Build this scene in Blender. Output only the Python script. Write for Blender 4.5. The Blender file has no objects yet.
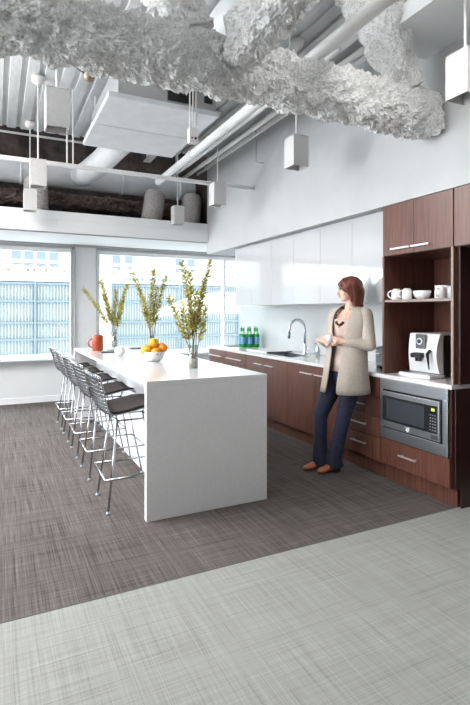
import bpy, bmesh, math, random
from mathutils import Vector, noise, Matrix
random.seed(7)
C = bpy.context.scene
col = C.collection
PI = math.pi
H = 1.42

# ------------------------------------------------------------------ materials
def mat(name, color, rough=.5, metal=0, spec=.5, coat=0, trans=0, ior=1.45, emit=None, estr=0):
    m = bpy.data.materials.new(name); m.use_nodes = True
    b = m.node_tree.nodes['Principled BSDF']
    b.inputs['Base Color'].default_value = (*color, 1)
    b.inputs['Roughness'].default_value = rough
    b.inputs['Metallic'].default_value = metal
    b.inputs['Specular IOR Level'].default_value = spec
    b.inputs['Coat Weight'].default_value = coat
    b.inputs['Transmission Weight'].default_value = trans
    b.inputs['IOR'].default_value = ior
    if emit:
        b.inputs['Emission Color'].default_value = (*emit, 1)
        b.inputs['Emission Strength'].default_value = estr
    return m

def nodes(m):
    nt = m.node_tree
    return nt, nt.nodes, nt.links, nt.nodes['Principled BSDF']

def noise_tex(nt, scale, vec=(1, 1, 1), detail=4, coord='Object', rough=.6):
    tc = nt.nodes.new('ShaderNodeTexCoord'); mp = nt.nodes.new('ShaderNodeMapping')
    mp.inputs['Scale'].default_value = vec
    nt.links.new(tc.outputs[coord], mp.inputs['Vector'])
    n = nt.nodes.new('ShaderNodeTexNoise')
    n.inputs['Scale'].default_value = scale; n.inputs['Detail'].default_value = detail
    n.inputs['Roughness'].default_value = rough
    nt.links.new(mp.outputs[0], n.inputs['Vector'])
    return n

def ramp(nt, src, stops):
    r = nt.nodes.new('ShaderNodeValToRGB')
    e = r.color_ramp.elements
    while len(e) < len(stops): e.new(.5)
    for k, (p, c) in enumerate(stops):
        e[k].position = p; e[k].color = (*c, 1)
    nt.links.new(src, r.inputs[0])
    return r

def bump(nt, src, strength, dist=.01):
    b = nt.nodes.new('ShaderNodeBump'); b.inputs['Strength'].default_value = strength
    b.inputs['Distance'].default_value = dist
    nt.links.new(src, b.inputs['Height'])
    nt.links.new(b.outputs[0], nt.nodes['Principled BSDF'].inputs['Normal'])

def noisy(name, c1, c2, scale, vec=(1, 1, 1), rough=.6, bmp=0, detail=5, lo=.35, hi=.65, **k):
    m = mat(name, c1, rough, **k); nt, N, L, b = nodes(m)
    n = noise_tex(nt, scale, vec, detail)
    r = ramp(nt, n.outputs[0], [(lo, c1), (hi, c2)])
    L.new(r.outputs[0], b.inputs['Base Color'])
    if bmp: bump(nt, n.outputs[0], bmp)
    return m

def carpet(name, dark, light, low=.40, high=.62):
    """woven crosshatch: fine threads along both directions plus bolder irregular streaks, changing from tile to tile"""
    m = mat(name, light, .95, spec=.1); nt, N, L, b = nodes(m)
    def M(op, a, c):
        q = N.new('ShaderNodeMath'); q.operation = op
        for i, s in enumerate((a, c)):
            if hasattr(s, 'links') or hasattr(s, 'is_output'): L.new(s, q.inputs[i])
            else: q.inputs[i].default_value = s
        return q.outputs[0]
    a1 = noise_tex(nt, 1, (170, 2.2, 1), 3).outputs[0]
    a2 = noise_tex(nt, 1, (2.2, 170, 1), 3).outputs[0]
    b1 = noise_tex(nt, 1, (34, 1.3, 1), 2).outputs[0]
    b2 = noise_tex(nt, 1, (1.3, 34, 1), 2).outputs[0]
    f = noise_tex(nt, 260, (1, 1, 1), 2).outputs[0]
    big = noise_tex(nt, 1.3, (1, 1, 1), 2).outputs[0]
    # thin dark threads
    t1 = noise_tex(nt, 1, (95, 1.1, 1), 1).outputs[0]; t2 = noise_tex(nt, 1, (1.1, 95, 1), 1).outputs[0]
    th = M('ADD', M('GREATER_THAN', t1, .62), M('GREATER_THAN', t2, .63))
    s = M('ADD', M('ADD', M('MULTIPLY', a1, .34), M('MULTIPLY', a2, .30)), M('ADD', M('MULTIPLY', b1, .12), M('MULTIPLY', b2, .08)))
    s = M('ADD', s, M('MULTIPLY', f, .06))
    s = M('ADD', s, M('MULTIPLY', big, .07))
    s = M('SUBTRACT', s, M('MULTIPLY', th, .045))
    r = ramp(nt, s, [(low, dark), (high, light)])
    L.new(r.outputs[0], b.inputs['Base Color'])
    bump(nt, s, .35, .004)
    return m

def walnut(name, c1, c2, axis=2, rough=.38):
    v = [26, 26, 26]; v[axis] = 1.2
    m = mat(name, c1, rough, spec=.5, coat=.4); nt, N, L, b = nodes(m)
    b.inputs['Coat Roughness'].default_value = .25
    n = noise_tex(nt, 2.2, tuple(v), 6)
    r = ramp(nt, n.outputs[0], [(.34, c1), (.66, c2)])
    L.new(r.outputs[0], b.inputs['Base Color'])
    bump(nt, n.outputs[0], .08, .002)
    return m

M = {}
M['white'] = noisy('white wall paint', (.70, .71, .72), (.73, .74, .75), 3, rough=.7)
M['white2'] = mat('white satin paint', (.82, .83, .84), .5)
M['quartz'] = noisy('white quartz', (.63, .62, .62), (.67, .66, .66), 60, rough=.16)
M['gloss'] = mat('white gloss lacquer', (.50, .51, .52), .06, spec=.9, coat=.6)
M['gloss'].node_tree.nodes['Principled BSDF'].inputs['Coat Roughness'].default_value = .03
M['carpet_dark'] = carpet('dark woven carpet', (.060, .051, .048), (.192, .167, .159))
M['carpet_light'] = carpet('light woven carpet', (.20, .198, .188), (.40, .402, .385), .34, .66)
M['walnut'] = walnut('walnut veneer', (.074, .025, .017), (.158, .063, .043), rough=.34)
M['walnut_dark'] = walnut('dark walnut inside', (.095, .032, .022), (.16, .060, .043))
M['edge'] = mat('lit edge band', (.24, .185, .17), .4)  # light catching the front edges, painted in as a paler colour
M['pull'] = mat('satin steel pull', (.74, .74, .74), .35, .7)
M['wire'] = mat('chromed wire', (.38, .38, .40), .18, 1)
M['chrome'] = mat('chrome', (.82, .82, .83), .12, 1)
M['steel'] = noisy('brushed steel', (.56, .60, .64), (.70, .74, .78), 4, (1, 3, 90), rough=.28, metal=1)
M['steel_dark'] = mat('darker steel', (.30, .32, .34), .3, 1)
M['dark_glass'] = mat('dark glass', (.012, .014, .018), .07, spec=.8)
M['black'] = mat('black plastic', (.012, .012, .013), .35)
M['pad'] = mat('charcoal felt', (.045, .038, .038), .9, spec=.2)
M['deck'] = noisy('painted metal deck', (.55, .57, .58), (.68, .70, .71), 6, (3, .6, 1), rough=.55)
M['paint_metal'] = mat('white painted metal', (.74, .74, .74), .45)
M['grey_metal'] = mat('grey painted metal', (.42, .42, .42), .5)
M['duct'] = noisy('white painted duct', (.66, .68, .70), (.74, .76, .78), 5, rough=.45)
M['flex'] = noisy('flexible duct foil', (.36, .33, .33), (.52, .49, .49), 30, (1, 1, 3), rough=.5, bmp=.4)
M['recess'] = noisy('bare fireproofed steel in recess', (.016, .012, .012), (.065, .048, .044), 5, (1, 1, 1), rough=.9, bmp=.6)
M['fuzz_brown'] = noisy('brown sprayed insulation', (.09, .06, .052), (.24, .18, .16), 34, rough=.95, bmp=1)
m = noisy('sprayed fireproofing', (.66, .655, .65), (.97, .97, .965), 70, rough=.95, detail=8, lo=.36, hi=.50)
M['fuzz'] = m
nt, N, L, b = nodes(m); n2 = noise_tex(nt, 75, (1, 1, 1), 8, rough=.8); bump(nt, n2.outputs[0], .9, .02)
M['pend_light'] = mat('pendant white', (.74, .72, .72), .5)
M['pend_side'] = noisy('pendant grey concrete', (.56, .55, .55), (.60, .59, .59), 60, rough=.7)
M['skin'] = noisy('skin', (.66, .40, .31), (.72, .45, .35), 20, rough=.5)
M['lip'] = mat('lips', (.50, .16, .15), .4)
M['eye'] = mat('eye white', (.8, .8, .8), .2)
M['iris'] = mat('iris', (.05, .035, .02), .2)
M['hair'] = noisy('auburn hair', (.055, .012, .007), (.19, .045, .022), 16, (3, 3, .5), rough=.42, bmp=.7)
M['cardigan'] = noisy('beige knit', (.39, .335, .285), (.50, .445, .385), 120, rough=.95, bmp=.5)
M['blouse'] = noisy('dusty pink cotton', (.50, .37, .34), (.56, .43, .40), 30, rough=.9)
M['denim'] = noisy('dark indigo denim', (.018, .022, .050), (.04, .046, .085), 90, rough=.85)
M['leather'] = mat('tan leather', (.42, .13, .06), .4)
M['bead_dark'] = mat('dark beads', (.05, .02, .015), .3)
M['gold'] = mat('gold', (.75, .5, .22), .3, 1)
M['china'] = mat('white china', (.82, .82, .82), .2, coat=.3)
M['orange'] = noisy('orange peel', (.70, .24, .012), (.76, .30, .02), 90, rough=.45, bmp=.15)
M['lemon'] = noisy('yellow orange peel', (.74, .35, .015), (.78, .40, .03), 90, rough=.45, bmp=.15)
M['pitcher'] = noisy('terracotta glaze', (.33, .05, .018), (.42, .075, .025), 8, rough=.35)
M['leaf'] = noisy('olive leaf', (.30, .29, .055), (.64, .57, .16), 14, rough=.55)
M['twig'] = mat('twig', (.16, .10, .05), .8)
M['pebble'] = noisy('pebbles', (.30, .25, .20), (.62, .57, .52), 45, rough=.6)
M['green_glass'] = mat('green bottle glass', (.03, .42, .10), .06, trans=.55, ior=1.3)
M['label_blue'] = mat('blue label', (.10, .28, .45), .5)
M['label_cap'] = mat('bottle cap', (.35, .6, .45), .4)
M['toaster'] = noisy('brushed grey metal', (.22, .23, .24), (.30, .31, .32), 4, (2, 2, 60), rough=.35, metal=.6)
M['display'] = mat('lit clock display', (.3, .35, .05), .4, emit=(.7, .8, .1), estr=.9)
M['silver'] = noisy('silver plastic', (.74, .75, .77), (.80, .81, .83), 5, rough=.25, metal=.15)
M['slate'] = mat('slate', (.07, .09, .09), .5)
M['greenbook'] = mat('pale green cover', (.30, .42, .38), .4)
M['ext_white'] = noisy('pale stone', (.62, .61, .60), (.72, .71, .69), .6, rough=.9)
M['ext_glass'] = noisy('pale blue curtain glass', (.45, .51, .525), (.53, .575, .585), .35, (1, 1, 1), rough=.35)
M['ext_fin'] = mat('light fin', (.48, .53, .54), .6)
M['ext_band'] = mat('blue grey band', (.22, .29, .35), .6)
M['ext_win'] = mat('far window', (.22, .27, .31), .4)
M['planter'] = noisy('autumn planting', (.42, .37, .31), (.66, .63, .59), 1.2, rough=.9)

def clear_glass(name, tint=(.96, .985, .98), gl=.08):
    m = bpy.data.materials.new(name); m.use_nodes = True; nt = m.node_tree; nt.nodes.clear()
    o = nt.nodes.new('ShaderNodeOutputMaterial'); mx = nt.nodes.new('ShaderNodeMixShader')
    t = nt.nodes.new('ShaderNodeBsdfTransparent'); t.inputs[0].default_value = (*tint, 1)
    g = nt.nodes.new('ShaderNodeBsdfGlossy'); g.inputs['Roughness'].default_value = .03
    mx.inputs[0].default_value = gl
    nt.links.new(t.outputs[0], mx.inputs[1]); nt.links.new(g.outputs[0], mx.inputs[2])
    nt.links.new(mx.outputs[0], o.inputs[0]); return m
M['pane'] = clear_glass('window glass', (.95, .985, .99), .05)
M['vase'] = clear_glass('vase glass', (.86, .89, .88), .16)

# ------------------------------------------------------------------ mesh helpers
class MB:
    """collects shapes into one mesh"""
    def __init__(s): s.v = []; s.f = []; s.mi = []; s.cur = 0
    def add(s, vs, fs):
        o = len(s.v); s.v += [tuple(v) for v in vs]
        s.f += [tuple(i + o for i in f) for f in fs]; s.mi += [s.cur] * len(fs)
    def box(s, x0, x1, y0, y1, z0, z1):
        vs = [(x, y, z) for x in (x0, x1) for y in (y0, y1) for z in (z0, z1)]
        s.add(vs, [(0, 1, 3, 2), (4, 6, 7, 5), (0, 4, 5, 1), (2, 3, 7, 6), (0, 2, 6, 4), (1, 5, 7, 3)]); return s
    def rings(s, R, cap=True, closed=True):
        n = len(R[0]); o = []
        for r in R: o += list(r)
        fs = []
        for i in range(len(R) - 1):
            for j in range(n if closed else n - 1):
                k = (j + 1) % n
                fs.append((i * n + j, i * n + k, (i + 1) * n + k, (i + 1) * n + j))
        if cap and closed:
            fs.append(tuple(reversed(range(n)))); fs.append(tuple((len(R) - 1) * n + j for j in range(n)))
        s.add(o, fs); return s
    def tube(s, pts, r, n=8, cap=True):
        pts = [Vector(p) for p in pts]; rs = r if isinstance(r, (list, tuple)) else [r] * len(pts)
        R = []; up = None
        for i, p in enumerate(pts):
            a = pts[max(0, i - 1)]; b = pts[min(len(pts) - 1, i + 1)]; d = (b - a).normalized()
            if up is None:
                up = Vector((0, 0, 1)) if abs(d.z) < .9 else Vector((1, 0, 0))
            side = d.cross(up).normalized(); up = side.cross(d).normalized()
            R.append([p + (side * math.cos(t) + up * math.sin(t)) * rs[i] for t in [2 * PI * k / n for k in range(n)]])
        return s.rings(R, cap)
    def lathe(s, c, prof, n=24, cap=True):
        R = [[(c[0] + r * math.cos(2 * PI * k / n), c[1] + r * math.sin(2 * PI * k / n), c[2] + z) for k in range(n)] for r, z in prof]
        return s.rings(R, cap)
    def ell(s, c, r, n=16, m=10, rot=None):
        R = []
        for i in range(m + 1):
            t = PI * i / m; q = []
            for k in range(n):
                a = 2 * PI * k / n
                st = max(math.sin(t), .01)
                v = Vector((r[0] * st * math.cos(a), r[1] * st * math.sin(a), -r[2] * math.cos(t)))
                if rot: v = rot @ v
                q.append(Vector(c) + v)
            R.append(q)
        return s.rings(R)
    def cap(s, p0, p1, r0, r1, n=12):
        """tapered capsule"""
        p0 = Vector(p0); p1 = Vector(p1); d = (p1 - p0).normalized()
        pts = []; rs = []
        for t in (-.98, -.75, -.4, 0): pts.append(p0 + d * r0 * t); rs.append(r0 * math.sqrt(1 - t * t))
        for t in (0, .4, .75, .98): pts.append(p1 + d * r1 * t); rs.append(r1 * math.sqrt(1 - t * t))
        return s.tube(pts, rs, n)
    def build(s, name, m, parent=None, smooth=False, bev=0):
        me = bpy.data.meshes.new(name); me.from_pydata(s.v, [], s.f); me.update()
        bm = bmesh.new(); bm.from_mesh(me); bmesh.ops.recalc_face_normals(bm, faces=bm.faces); bm.to_mesh(me); bm.free()
        for mm in (m if isinstance(m, (list, tuple)) else [m]): me.materials.append(mm)
        for p, k in zip(me.polygons, s.mi): p.material_index = k; p.use_smooth = smooth
        o = bpy.data.objects.new(name, me); col.objects.link(o)
        if parent: o.parent = parent
        if bev:
            b = o.modifiers.new('bevel', 'BEVEL'); b.width = bev; b.segments = 2; b.limit_method = 'ANGLE'
            b.harden_normals = False
        return o
def tag(o, label=None, cat=None, group=None, kind=None):
    if label: o['label'] = label
    if cat: o['category'] = cat
    if group: o['group'] = group
    if kind: o['kind'] = kind
    return o
def empty(name, loc, label, cat, group=None, rz=0):
    o = bpy.data.objects.new(name, None); col.objects.link(o); o.location = loc; o.rotation_euler[2] = rz
    o.empty_display_size = .1
    return tag(o, label, cat, group)
def dup(root, loc, label, rz=None, group=None):
    r = root.copy(); col.objects.link(r); r.location = loc
    if rz is not None: r.rotation_euler[2] = rz
    r['label'] = label
    if group: r['group'] = group
    for ch in list(root.children):
        c = ch.copy(); col.objects.link(c); c.parent = r
        for g in list(ch.children):
            d = g.copy(); col.objects.link(d); d.parent = c
    return r
def struct(name, mb, m, **k):
    o = mb.build(name, m, **k); o['kind'] = 'structure'; return o

# ------------------------------------------------------------------ room shell
WX = 2.93     # plane of the bulkhead above the wall cabinets
BX = 3.54     # plane of the wall behind the worktop
SY = 2.463    # seam between the two carpets
struct('floor', MB().box(-5, 6.2, SY, 8.2, -.05, 0), M['carpet_dark'])
struct('floor', MB().box(-5, 6.2, -3.5, SY, -.05, 0), M['carpet_light'])
struct('wall_front', MB().box(-5.1, 6.2, -3.65, -3.5, 0, 4.4), mat('grey paint', (.30, .30, .31), .7))
struct('trim_1', MB().box(-5, 2.98, SY - .004, SY + .004, -.01, .0025), mat('seam', (.10, .09, .085), .9))
# kitchen wall
struct('wall_right', MB().box(BX, BX + .15, -3.5, 7.05, 0, 3.8), M['white'])
# bulkhead over the cabinets
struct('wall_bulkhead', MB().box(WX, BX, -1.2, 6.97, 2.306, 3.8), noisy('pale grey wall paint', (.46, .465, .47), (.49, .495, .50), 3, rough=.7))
# window wall
struct('wall_back', MB().box(-5, 6.2, 8.2, 8.4, 0, .67).box(-5, 6.2, 8.2, 8.4, 2.40, 4.4).box(1.12, 1.47, 8.14, 8.4, .67, 2.49)
       .box(-5, -3.0, 8.2, 8.4, .67, 2.4), M['white'])
struct('wall_side', MB().box(6.2, 6.35, -3.5, 8.4, 0, 4.4), M['white'])
struct('baseboard_back', MB().box(-5, 6.2, 8.185, 8.2, 0, .09), M['white2'])
struct('trim_2', MB().box(1.06, 1.075, 8.12, 8.2, .73, 2.49).box(1.12, 1.13, 8.1, 8.14, .73, 2.49).box(1.455, 1.47, 8.1, 8.14, .73, 2.49), M['grey_metal'])
# windows: frame, sill, pane
def window(n, x0, x1, mull):
    fr = MB().box(x0, x1, 8.16, 8.24, 2.36, 2.42).box(x0, x1, 8.16, 8.24, .70, .75)
    fr.box(x0, x0 + .05, 8.16, 8.24, .75, 2.36).box(x1 - .05, x1, 8.16, 8.24, .75, 2.36)
    for x in mull: fr.box(x - .025, x + .025, 8.16, 8.24, .75, 2.36)
    o = struct('window_%d' % n, fr, M['white2'], bev=.004)
    MB().box(x0, x1, 8.195, 8.203, .75, 2.36).build('pane', M['pane'], o)
    MB().box(x0, x1, 8.04, 8.2, .665, .70).build('window_sill', M['white2'], o, bev=.004)
window(1, -3.0, 1.12, [-1.2])
window(2, 1.47, 6.2, [3.78])
# lowered ceiling band in front of the windows and its fascia
struct('ceiling', MB().box(-5, 6.2, 6.98, 8.2, 2.49, 2.55), M['white'])
fas = MB().box(-5, WX, 6.93, 6.98, 2.49, 2.66); fas.box(-5, WX, 6.95, 7.02, 2.66, 2.775)
struct('trim_3', fas, M['white2'], bev=.004)
struct('trim_4', MB().box(-5, WX, 6.96, 6.99, 2.475, 2.49).box(-5, 6.2, 8.12, 8.2, 2.455, 2.49), M['grey_metal'])
# dark unpainted recess above it
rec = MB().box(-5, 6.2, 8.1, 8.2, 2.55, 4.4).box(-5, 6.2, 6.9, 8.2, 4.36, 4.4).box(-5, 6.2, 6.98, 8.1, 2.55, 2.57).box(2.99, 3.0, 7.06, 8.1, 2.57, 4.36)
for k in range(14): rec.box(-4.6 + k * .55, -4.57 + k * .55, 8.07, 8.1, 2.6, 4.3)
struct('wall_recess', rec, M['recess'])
# corrugated deck
def deck():
    mb = MB(); xs = []; p = .16; x = -5
    while x < 4.0:
        xs += [(x, 3.80), (x + .10, 3.80), (x + .106, 3.822), (x + .154, 3.822)]; x += p
    a = [(x, -3.5, z) for x, z in xs]; b = [(x, 6.93, z) for x, z in xs]
    t = [(x, -3.5, 3.9) for x, z in xs]; u = [(x, 6.93, 3.9) for x, z in xs]
    mb.rings([a, b, u, t, a], cap=False, closed=False)
    return mb
struct('ceiling', deck(), M['deck'])
# smooth lowered plasterboard ceiling at the near right
struct('ceiling', MB().box(2.42, WX, -1.2, 2.70, 3.34, 3.46), M['white'])
# left glazed wall (outside the frame): parapet, posts, head; daylight enters here
lw = MB().box(-5.1, -5, -3.5, 8.4, 0, .3).box(-5.1, -5, -3.5, 8.4, 3.3, 4.4)
lw.box(-5.1, -5, -3.5, 1.2, .3, 3.3)
for y in (1.2, 3.5, 5.8, 8.2): lw.box(-5.1, -5, y, y + .15, .3, 3.3)
struct('wall_left', lw, M['white'])

# steel purlins under the deck
def purlin(x, z, lab):
    mb = MB().box(x - .05, x + .05, -3, 6.9, z, z + .012).box(x - .005, x + .005, -3, 6.9, z + .012, 3.79).box(x - .05, x + .05, -3, 6.9, 3.785, 3.80)
    tag(mb.build('roof_joist', M['paint_metal']), lab, 'joist')
purlin(1.95, 3.58, 'white steel joist under the deck, left of the long white pipe')
purlin(2.55, 3.60, 'white steel joist under the deck, closest to the kitchen wall')
purlin(-.9, 3.62, 'white steel joist under the deck at the far left')

# ------------------------------------------------------------------ sprayed beams
def fuzzy(name, p0, p1, hw, hh, lab, seed, step=.014, nr=80, amp=.03, wob=.03, grow=0):
    p0 = Vector(p0); p1 = Vector(p1); d = (p1 - p0); ln = d.length; d.normalize()
    up = Vector((0, 0, 1)) if abs(d.z) < .8 else Vector((0, 1, 0))
    side = d.cross(up).normalized(); up = side.cross(d).normalized()
    n = int(ln / step); R = []
    off = Vector((seed * 7.3, seed * 3.1, seed))
    for i in range(n + 1):
        c = p0 + d * (ln * i / n)
        w = Vector((noise.noise(c * 1.3 + off), noise.noise(c * 1.3 + off * 2), noise.noise(c * 1.3 - off))) * wob
        g = (1 + .08 * noise.noise(c * 2.1 + off * 3)) * (1 + grow * i / n)
        e = .25 if i in (0, n) else 1
        q = []
        for k in range(nr):
            t = 2 * PI * k / nr; cx, sx = math.cos(t), math.sin(t)
            sq = (abs(cx) ** 3.4 + abs(sx) ** 3.4) ** (-1 / 3.4)
            base = c + w + side * (cx * sq * hw * g * e) + up * (sx * sq * hh * g * e)
            a = noise.noise(base * 9 + off) * amp + noise.noise(base * 24 + off) * amp * .8 + abs(noise.noise(base * 60 + off)) * amp * 1.1 - amp * .2
            nd = (side * cx + up * sx)
            q.append(base + nd * a)
        R.append(q)
    o = MB().rings(R).build(name, M['fuzz'], smooth=False)
    return tag(o, lab, 'beam')
fuzzy('fireproofed_beam', (-3.6, 2.62, 2.825), (2.90, 2.62, 2.865), .13, .15, 'long white beam thickly coated in rough sprayed fireproofing, crossing the whole picture', 1, step=.011, nr=130)
# members rising from it towards the roof
fuzzy('sprayed_brace', (2.64, 2.62, 3.0), (2.27, 2.62, 3.78), .075, .10, 'rough sprayed brace, wider at its top, rising from the right end of the coated beam', 2, grow=1.3)
fuzzy('sprayed_beam', (1.23, 2.46, 2.93), (1.23, -1.0, 2.93), .105, .13, 'rough sprayed beam meeting the long coated beam and running towards the camera', 3)
fuzzy('sprayed_brace', (1.02, 2.70, 3.03), (.74, 2.70, 3.76), .15, .15, 'rough sprayed brace slanting up left beside the round grey duct', 4)

# ------------------------------------------------------------------ pipes, ducts, services
def ray(u, v):
    a = math.atan2(238.26, 487)
    F = Vector((math.sin(a), math.cos(a), 0)); R = Vector((math.cos(a), -math.sin(a), 0))
    return F + R * ((u - 235) / 487) + Vector((0, 0, (311.5 - v) / 487))
def onz(u, v, z):
    d = ray(u, v); return Vector((0, 0, H)) + d * ((z - H) / d.z)
def onx(u, v, x):
    d = ray(u, v); return Vector((0, 0, H)) + d * (x / d.x)
def ony(u, v, y):
    d = ray(u, v); return Vector((0, 0, H)) + d * (y / d.y)

pz = 3.1; xp = onz(158, 182, pz)
pp = MB().tube([(xp.x, -1, pz), (xp.x, xp.y, pz)], .042, 16)
for y in (1.9, 3.4, 4.9): pp.tube([(xp.x, y - .03, pz), (xp.x, y + .03, pz)], .052, 16)
o = tag(pp.build('sprinkler_pipe', M['paint_metal'], smooth=True), 'long straight white pipe slanting in front of the ceiling services', 'pipe')
for y in (2.95, 5.4): MB().tube([(xp.x, y, pz + .04), (xp.x, y, 3.8)], .006, 6).build('hanger_rod', M['grey_metal'], o)
# conduits beside the kitchen wall
for x, z, r, lab in ((2.86, 3.62, .014, 'thin conduit highest along the kitchen wall'), (2.74, 3.50, .018, 'conduit second out from the kitchen wall'),
                     (2.52, 3.42, .028, 'wider white conduit between the joists near the kitchen wall'), (2.28, 3.36, .02, 'white conduit running just right of the long pipe')):
    tag(MB().tube([(x, 2.9, z), (x, 6.9, z)], r, 10).build('conduit', M['paint_metal'], smooth=True), lab, 'conduit')
tag(MB().tube([(2.86, 5.15, 3.62), (2.80, 5.15, 3.62), (2.80, 5.15, 3.22), (2.9, 5.15, 3.22)], .01, 8).build('wall_bracket', M['grey_metal']),
    'small L shaped rod bracket at the top of the kitchen wall', 'bracket')
# rail
rl = MB().box(-4.2, WX, 5.43, 5.47, 2.955, 2.998)
o = tag(rl.build('strut_rail', M['paint_metal'], bev=.004), 'white strut rail spanning the room below the ducts', 'rail')
for x in (ony(67, 150, 5.45).x, ony(73, 150, 5.45).x, -3, -1.3): MB().tube([(x, 5.45, 2.99), (x, 5.45, 3.8)], .009, 6).build('hanger_rod', M['paint_metal'], o)
tag(MB().tube([(-4, 6.4, 3.56), (1.6, 6.4, 3.56)], .014, 8).build('conduit', M['paint_metal'], smooth=True), 'thin conduit crossing left to right behind the strut rail', 'conduit')
# air unit
au = empty('air_handling_unit', (1.38, 4.92, 3.27), 'large white rectangular air unit hung below the deck', 'air unit')
MB().box(-.52, .52, -.69, .69, 0, .05).build('drain_pan', M['duct'], au, bev=.008)
MB().box(-.43, .50, -.66, .66, .05, .36).build('casing', M['grey_metal'], au, bev=.006)
MB().box(.02, .27, -.672, -.655, .08, .34).build('air_opening', M['black'], au)
MB().box(.38, .46, -.672, -.655, .12, .28).build('side_vent', M['black'], au)
MB().box(-.515, .515, -.012, .012, -.006, 0).build('seam_strip', M['paint_metal'], au)
for sx in (-.40, .47):
    for sy in (-.6, .6): MB().tube([(sx, sy, .35), (sx, sy, .53)], .012, 6).build('hanger_rod', M['paint_metal'], au)
# round elbow duct and long horizontal duct
tag(MB().tube([(1.35, 5.63, 3.44), (1.30, 5.95, 3.42), (1.22, 6.4, 3.36), (1.13, 6.9, 3.34), (1.08, 7.2, 3.35)], .15, 24).build('elbow_duct', M['duct'], smooth=True),
    'round white duct bending down from the air unit', 'duct')
hd = MB().tube([(-4.8, 7.4, 3.36), (2.85, 7.4, 3.36)], .155, 28)
for x in (-3, -1.2, .3, 1.7, 2.6): hd.tube([(x - .015, 7.4, 3.36), (x + .015, 7.4, 3.36)], .165, 28)
tag(hd.build('main_duct', M['duct'], smooth=True), 'long horizontal white duct in the dark recess above the windows', 'duct')
def flex(px, lean, lab, r=.15):
    a = ony(px, 190, 7.32)
    pts = []; rs = []
    for k in range(49):
        t = k / 48; z = 3.24 - t * .64
        pts.append((a.x + lean * (t - .4) * .9, 7.32 - .06 * math.sin(t * PI), z)); rs.append(r * (1 + (.06 if k % 2 else -.02)))
    tag(MB().tube(pts, rs, 20).build('flexible_duct', M['flex'], smooth=False), lab, 'duct')
flex(36, .02, 'pleated flexible duct dropping at the far left of the recess')
flex(152, -.13, 'pleated flexible duct leaning left, middle of the three in the recess')
flex(190, -.08, 'pleated flexible duct nearest the kitchen wall in the recess')
fuzzy('insulated_pipe', (-4.8, 7.85, 3.12), (2.85, 7.85, 3.12), .09, .09, 'brown fuzzy insulated pipe behind the ducts in the recess', 5, step=.05, nr=20, amp=.04).data.materials[0] = M['fuzz_brown']
bpy.data.objects['insulated_pipe']['category'] = 'pipe'
# smooth grey duct at the very top
tag(MB().tube([(1.62, 2.9, 3.62), (1.62, 4.2, 3.62)], .17, 28).build('round_duct', M['duct'], smooth=True), 'short smooth round duct at the top of the picture above the beam', 'duct')
# junction box on three conduits
jb = empty('junction_box', (1.585, 4.10, 2.93), 'small white junction box hanging on three thin conduits', 'junction box')
MB().box(-.045, .045, -.03, .03, 0, .13).build('box_body', M['pend_light'], jb, bev=.005)
for k in (-.03, 0, .03):
    MB().tube([(k, 0, .13), (k, 0, .87)], .007, 6).build('conduit_drop', M['pend_light'], jb)
MB().tube([(.015, -.032, .04), (.015, -.03, .04)], .012, 10).tube([(-.02, -.032, .04), (-.02, -.03, .04)], .008, 10).build('knockout', M['black'], jb)
# small valve / actuator bracket beside the unit, seen under the beam
va = empty('valve', (.67, 4.05, 3.32), 'small dark brass valve on a bracket at the left end of the air unit', 'valve')
MB().ell((0, 0, 0), (.045, .045, .045)).build('valve_body', mat('brass', (.35, .27, .2), .4, .7), va, smooth=True)
MB().tube([(0, 0, .03), (0, 0, .48)], .012, 8).build('riser', M['paint_metal'], va)
MB().tube([(-.09, 0, .05), (0, 0, 0)], .012, 8).build('arm', M['black'], va)

# ------------------------------------------------------------------ pendant lamps
def pendant(loc, lab, grp='cube pendant lamps in two rows'):
    r = empty('pendant_lamp', loc, lab, 'pendant lamp', grp)
    s = .076; h = .265
    mb = MB(); mb.box(-s, s, -s, -s + .008, 0, h).box(-s, s, s - .008, s, 0, h).box(-s, -s + .008, -s + .008, s - .008, 0, h).box(s - .008, s, -s + .008, s - .008, 0, h).box(-s, s, -s, s, h - .008, h)
    mb.build('lamp_housing', M['pend_side'], r)
    MB().lathe((0, 0, .08), [(.001, 0), (.035, 0), (.05, .02), (.06, .17), (.001, .175)], 16, cap=False).build('reflector', M['grey_metal'], r, smooth=True)
    MB().tube([(0, 0, h), (0, 0, 1.10)], .008, 8).build('stem', M['paint_metal'], r)
    MB().lathe((0, 0, 1.03), [(.025, 0), (.06, .03), (.065, .08), (.03, .09)], 20).build('canopy', M['pend_light'], r, smooth=True)
    return r
pl = pendant((2.49, 1.99, 2.68), 'large grey box pendant lamp at the top right, nearest the camera')
dup(pl, (2.36, 3.60, 2.68), 'grey box pendant lamp in front of the white kitchen wall, just below the coated beam')
dup(pl, (2.36, 5.30, 2.68), 'box pendant lamp at the end of the strut rail near the kitchen wall')
dup(pl, (2.36, 6.72, 2.68), 'small far box pendant lamp in front of the fascia, between the two flexible ducts')
dup(pl, (.375, 3.58, 2.68), 'box pendant lamp below the left part of the coated beam, left of the air unit')
dup(pl, (.375, 5.30, 2.68), 'box pendant lamp crossing the strut rail at the left')
dup(pl, (.375, 6.62, 2.68), 'small far box pendant lamp at the left in front of the fascia')

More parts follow.
